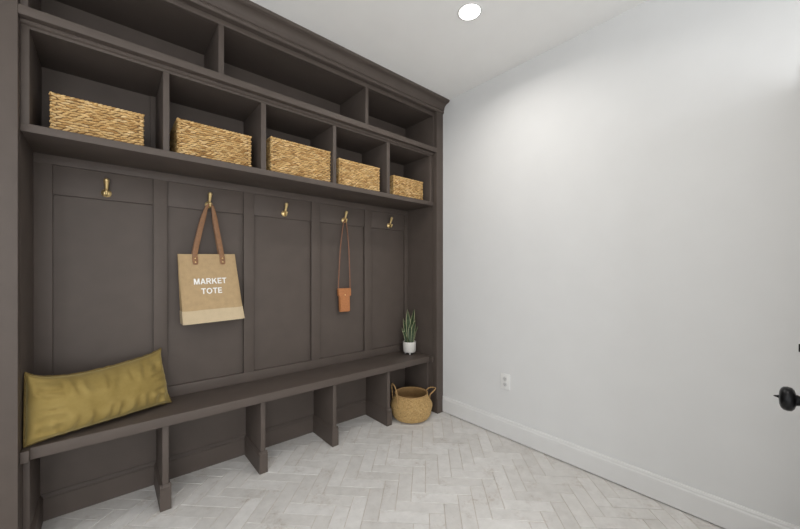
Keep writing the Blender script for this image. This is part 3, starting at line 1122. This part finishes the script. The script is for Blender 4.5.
    for word, zc, xc, ch in (('MARKET', 1.1835, hx - .023, 0.0345), ('TOTE', 1.1245, hx - .021, 0.0345)):
        gap = 0.115
        tot = sum(glyphs[c][0] for c in word) + gap * (len(word) - 1)
        kx = 0.0303
        bm = bmesh.new()
        cur = -tot / 2
        for c in word:
            for poly in glyphs[c][1]:
                fr_, bk_ = [], []
                for gx, gy in poly:
                    x, z = xc + (cur + gx) * kx, zc + (gy - .5) * ch
                    y = face_y(x, z) - 0.0008
                    fr_.append(bm.verts.new(R_((x, y - .0012, z))))
                    bk_.append(bm.verts.new(R_((x, y + .0010, z))))
                n = len(poly)
                for k in range(n):
                    j = (k + 1) % n
                    bm.faces.new((fr_[k], fr_[j], bk_[j], bk_[k]))
                bm.faces.new(fr_)
                bm.faces.new(bk_[::-1])
            cur += glyphs[c][0] + gap
        bmesh.ops.recalc_face_normals(bm, faces=bm.faces)
        o = finish('lettering', bm, 'ink', e)
        o['label'] = 'white printed word ' + word
tote()

# ------------------------------------------------------------------ crossbody pouch
def pouch():
    hx = hook_x[3]
    xc = hx - 0.012
    e = empty('crossbody_pouch', (xc, 0.36, 0.913), 'small cognac leather crossbody pouch on a long thin strap', 'bag')
    def slab(name, x0, x1, y0, y1, z0, z1, r_, mt, dx=0.0):
        bm = bmesh.new()
        out = []
        for k in range(28):
            t = 2 * math.pi * k / 28
            c, s = math.cos(t), math.sin(t)
            hx_, hz_ = (x1 - x0) / 2 - r_, (z1 - z0) / 2 - r_
            out.append(((x0 + x1) / 2 + math.copysign(hx_, c) + r_ * c, (z0 + z1) / 2 + math.copysign(hz_, s) + r_ * s))
        rings = []
        cxx, czz = (x0 + x1) / 2, (z0 + z1) / 2
        for y, g in ((y1, .93), (y1 - .004, 1.0), (y0 + .004, 1.0), (y0, .93)):
            rings.append([bm.verts.new((cxx + (a - cxx) * (1 - (1 - g) * .6) + dx * (b_ - czz), y, czz + (b_ - czz) * (1 - (1 - g) * .4))) for a, b_ in out])
        for a, c in zip(rings[:-1], rings[1:]):
            for k in range(28):
                j = (k + 1) % 28
                bm.faces.new((a[k], a[j], c[j], c[k]))
        bm.faces.new(rings[0])
        bm.faces.new(rings[-1][::-1])
        bmesh.ops.recalc_face_normals(bm, faces=bm.faces)
        return finish(name, bm, mt, e, True, 40)
    slab('pouch_body', xc - .047, xc + .049, 0.350, 0.3735, 0.913, 1.098, 0.012, 'leather_orange', -0.03)
    slab('flap', xc - .060, xc + .058, 0.345, 0.3738, 1.042, 1.106, 0.008, 'leather_orange', -0.03)
    slab('front_pocket', xc - .043, xc + .044, 0.3462, 0.352, 0.920, 1.046, 0.010, 'leather_orange', -0.03)
    bm = bmesh.new()
    lathe(bm, [(0, -.001), (0.005, 0), (0.0045, 0.0018), (0, 0.003)], Vector((xc, 0.345, 1.052)), '-Y', 14)
    finish('snap', bm, 'brass', e, True, 50)
    hy = HY - 0.024
    tz = HZ - 0.002
    path = spline([(xc - .056, 0.358, 1.085), (xc - .052, 0.358, 1.20), (xc - .036, 0.358, 1.44), (hx - .018, hy + .003, tz - .04), (hx - .009, hy, tz - .006), (hx, hy, tz + .001),
                   (hx + .009, hy, tz - .006), (hx + .015, hy + .003, tz - .04), (xc + .042, 0.358, 1.44), (xc + .052, 0.358, 1.20), (xc + .055, 0.358, 1.085)], 8)
    bm = bmesh.new()
    tube(bm, path, 0.0048, 8)
    finish('strap', bm, 'cord', e, True)
pouch()

# ------------------------------------------------------------------ snake plant
def plant(cx, cy):
    z0 = 0.494
    e = empty('potted_snake_plant', (cx, cy, z0), 'small snake plant in a white footed pot on the bench', 'plant')
    C1 = Vector((cx, cy, z0))
    bm = bmesh.new()
    lathe(bm, [(0, 0.018), (0.048, 0.018), (0.054, 0.021), (0.057, 0.028), (0.0595, 0.08), (0.060, 0.112), (0.0585, 0.1135), (0.0565, 0.112), (0.055, 0.10), (0.052, 0.03), (0, 0.026)], C1, 'Z', 40)
    pot = finish('pot', bm, 'pot', e, True, 50)
    for k in range(3):
        t = math.radians(-125 + 120 * k)
        bm = bmesh.new()
        lathe(bm, [(0, 0.0), (0.006, 0.0), (0.0075, 0.004), (0.0095, 0.02), (0.0, 0.021)], C1 + Vector((0.038 * math.cos(t), .038 * math.sin(t), 0)), 'Z', 12)
        finish('foot', bm, 'pot', e, True, 50)
    bm = bmesh.new()
    lathe(bm, [(0, 0.094), (0.03, 0.096), (0.0535, 0.097), (0.0535, 0.085), (0, 0.085)], C1, 'Z', 24)
    finish('soil', bm, 'soil', e, True)
    Rv = Vector((0.758, -0.652, 0))
    Fv = Vector((0.652, 0.758, 0))
    # (base right, base away, tip right, tip away, height, half width, twist)
    leaves = [(-.006, -.004, -.016, .0, .288, .024, .15), (.014, .0, .046, .008, .290, .024, -.25), (-.024, .0, -.056, -.004, .215, .020, .4), (.022, -.014, .056, -.02, .205, .0215, .3),
              (.000, -.024, .010, -.036, .175, .0200, .1), (.030, .004, .078, .002, .145, .016, -.4), (-.028, -.010, -.070, -.014, .135, .016, .35), (-.010, .020, -.024, .03, .245, .022, -.2),
              (.012, .022, .020, .035, .225, .021, .3)]
    for (br, bf, tr, tf, h, hw, tw) in leaves:
        bm = bmesh.new()
        ly = bm.verts.layers.float.new('across')
        rows = 14
        p0 = C1 + Rv * br + Fv * bf + Vector((0, 0, .090))
        p1 = C1 + Rv * tr + Fv * tf + Vector((0, 0, .10 + h * 1.05))
        prev = None
        rr = random.Random(int(h * 1e4))
        for r_ in range(rows + 1):
            t = r_ / rows
            p = p0.lerp(p1, t) + (Rv * (tr - br) + Fv * (tf - bf)) * (-0.25 * math.sin(math.pi * t))
            wv = hw * (0.55 + 0.9 * t - 0.55 * t * t) * (1 - t ** 5) ** 0.8 + 0.0004
            an = tw + 1.1 * (t - .4) * (1 if tw > 0 else -1)
            ac = (Rv * math.cos(an) + Fv * math.sin(an))
            nr = ac.cross(Vector((0, 0, 1)))
            row = []
            for q in (-1, -.82, 0, .82, 1):
                v = bm.verts.new(p + ac * wv * q + nr * (0.0055 * (1 - q * q)) * (1 - t) + nr * 0.002 * math.sin(t * 9 + q * 2))
                v[ly] = abs(q) * (0.90 + .16 * t)
                row.append(v)
            bk_ = []
            for q in (.82, 0, -.82):
                v = bm.verts.new(p + ac * wv * q + nr * (0.0055 * (1 - q * q)) * (1 - t) + nr * 0.002 * math.sin(t * 9 + q * 2) - nr * .0022 * (1 - .8 * t))
                v[ly] = abs(q) * (0.90 + .16 * t)
                bk_.append(v)
            row += bk_
            if prev:
                for k in range(8):
                    j = (k + 1) % 8
                    bm.faces.new((prev[k], prev[j], row[j], row[k]))
            else:
                bm.faces.new(row[::-1])
            prev = row
        bm.faces.new(prev)
        bmesh.ops.recalc_face_normals(bm, faces=bm.faces)
        finish('leaf', bm, 'leaf', e, True, 70)
plant(-0.180, 0.248)

# ------------------------------------------------------------------ wall outlet
ou = empty('wall_outlet', (0, -0.626, 0.418), 'white duplex wall outlet low on the white wall', 'outlet')
bm = bmesh.new()
abox(bm, -0.0065, 0.0, -0.664, -0.588, 0.360, 0.476, 0.0025)
finish('cover_plate', bm, 'plastic', ou, True, 60)
for zc in (0.4385, 0.3975):
    bm = bmesh.new()
    lathe(bm, [(0, 0.0), (0.0168, 0.0), (0.0168, 0.0015), (0.015, 0.0022), (0, 0.0022)], Vector((-0.0064, -0.626, zc)), '-X', 24)
    rc = finish('receptacle', bm, 'slot', ou, True, 50)
    for dy in (-0.006, 0.006):
        box('slot', -0.0092, -0.0085, -0.626 + dy - .0011, -0.626 + dy + .0011, zc - .001, zc + .007, 'dark', rc, 0)
    bm = bmesh.new()
    lathe(bm, [(0, 0), (0.0024, 0), (0.0024, 0.0005), (0, 0.0005)], Vector((-0.0086, -0.626, zc - .007)), '-X', 10)
    finish('slot', bm, 'dark', rc)
bm = bmesh.new()
lathe(bm, [(0, 0), (0.003, 0), (0.0025, 0.0012), (0, 0.0015)], Vector((-0.0065, -0.626, 0.418)), '-X', 12)
finish('screw', bm, 'plastic', ou, True)

# ------------------------------------------------------------------ recessed lamps
def downlight(x, y, label):
    e = empty('recessed_downlight', (x, y, H), label, 'ceiling light', 'recessed lamps in the ceiling')
    c = Vector((x, y, H))
    bm = bmesh.new()
    lathe(bm, [(0.0585, 0.0), (0.070, 0.0), (0.071, 0.0015), (0.068, 0.003), (0.0595, 0.003)], c, '-Z', 40, closed=True)
    finish('trim_ring', bm, 'plastic', e, True, 50)
    bm = bmesh.new()
    lathe(bm, [(0, 0.0), (0.059, 0.0), (0.059, 0.002), (0.035, 0.0035), (0, 0.004)], c, '-Z', 40)
    finish('lens', bm, 'lens', e, True, 50)
    l = bpy.data.lights.new('downlight_beam', 'AREA')
    l.shape = 'DISK'
    l.size = 0.105
    l.energy = LAMP_POWER
    l.color = (1.0, 0.955, 0.90)
    l.spread = math.radians(160)
    o = bpy.data.objects.new('downlight_beam', l)
    COL.objects.link(o)
    o.location = (0, 0, -0.006)
    o.parent = e
downlight(-0.678, -0.817, 'lit round recessed ceiling lamp near the white wall')
downlight(-1.25, -2.03, 'added unseen round recessed ceiling lamp in the middle of the entry')  # added out of view to brighten the white wall towards the door
downlight(-3.1, -2.03, 'added unseen round recessed ceiling lamp by the added side window')  # added out of view as extra fill on the far side

# ------------------------------------------------------------------ open door leaf with black knob (hinged on the white wall)
dr = bpy.data.objects.new('door_1', None)
COL.objects.link(dr)
DX0, DX1 = -0.935, -0.02
DYF = -2.075                       # face towards the locker
dr.location = (DX1, DYF - .02, 0)
structure(dr)
dr['label'] = 'white panelled door standing open with a black knob and deadbolt'
bm = bmesh.new()
abox(bm, DX0 + .02, DX1 - .02, DYF - .035, DYF - .007, 0.03, 2.02)
for a in ((DX0, DX0 + .11, .012, 2.04), (DX1 - .11, DX1, .012, 2.04), (DX0 + .11, DX1 - .11, .012, .23), (DX0 + .11, DX1 - .11, 1.92, 2.04), (DX0 + .11, DX1 - .11, .78, .90)):
    abox(bm, a[0], a[1], DYF - .042, DYF, a[2], a[3])
finish('door_leaf', bm, 'trim', dr)
KX, KZ = -0.86, 0.893
bm = bmesh.new()
lathe(bm, [(0, 0), (0.032, 0), (0.033, 0.004), (0.028, 0.009), (0.016, 0.012), (0.0135, 0.016), (0, 0.016)], Vector((KX, DYF, KZ)), '+Y', 32)
finish('rosette', bm, 'black', dr, True, 40)
bm = bmesh.new()
lathe(bm, [(0, 0.012), (0.0135, 0.012), (0.0125, 0.022), (0.015, 0.030), (0.025, 0.033), (0.031, 0.038), (0.0325, 0.046), (0.031, 0.053), (0.026, 0.058), (0.017, 0.061), (0, 0.062)], Vector((KX, DYF, KZ)), '+Y', 36)
kn = finish('knob', bm, 'black', dr, True, 40)
bm = bmesh.new()
lathe(bm, [(0, 0.0), (0.0045, 0.0), (0.003, 0.004), (0.0018, 0.009), (0, 0.0105)], Vector((KX, DYF + .0615, KZ + .002)), '+Y', 12)
finish('turn_button', bm, 'black', kn, True, 40)
bm = bmesh.new()
lathe(bm, [(0, 0), (0.031, 0), (0.032, 0.004), (0.026, 0.010), (0.014, 0.013), (0, 0.013)], Vector((KX, DYF, 1.035)), '+Y', 32)
db = finish('deadbolt', bm, 'black', dr, True, 40)
box('thumb_turn', KX - .004, KX + .004, DYF + .013, DYF + .0262, 1.024, 1.046, 'black', db, 0.002)
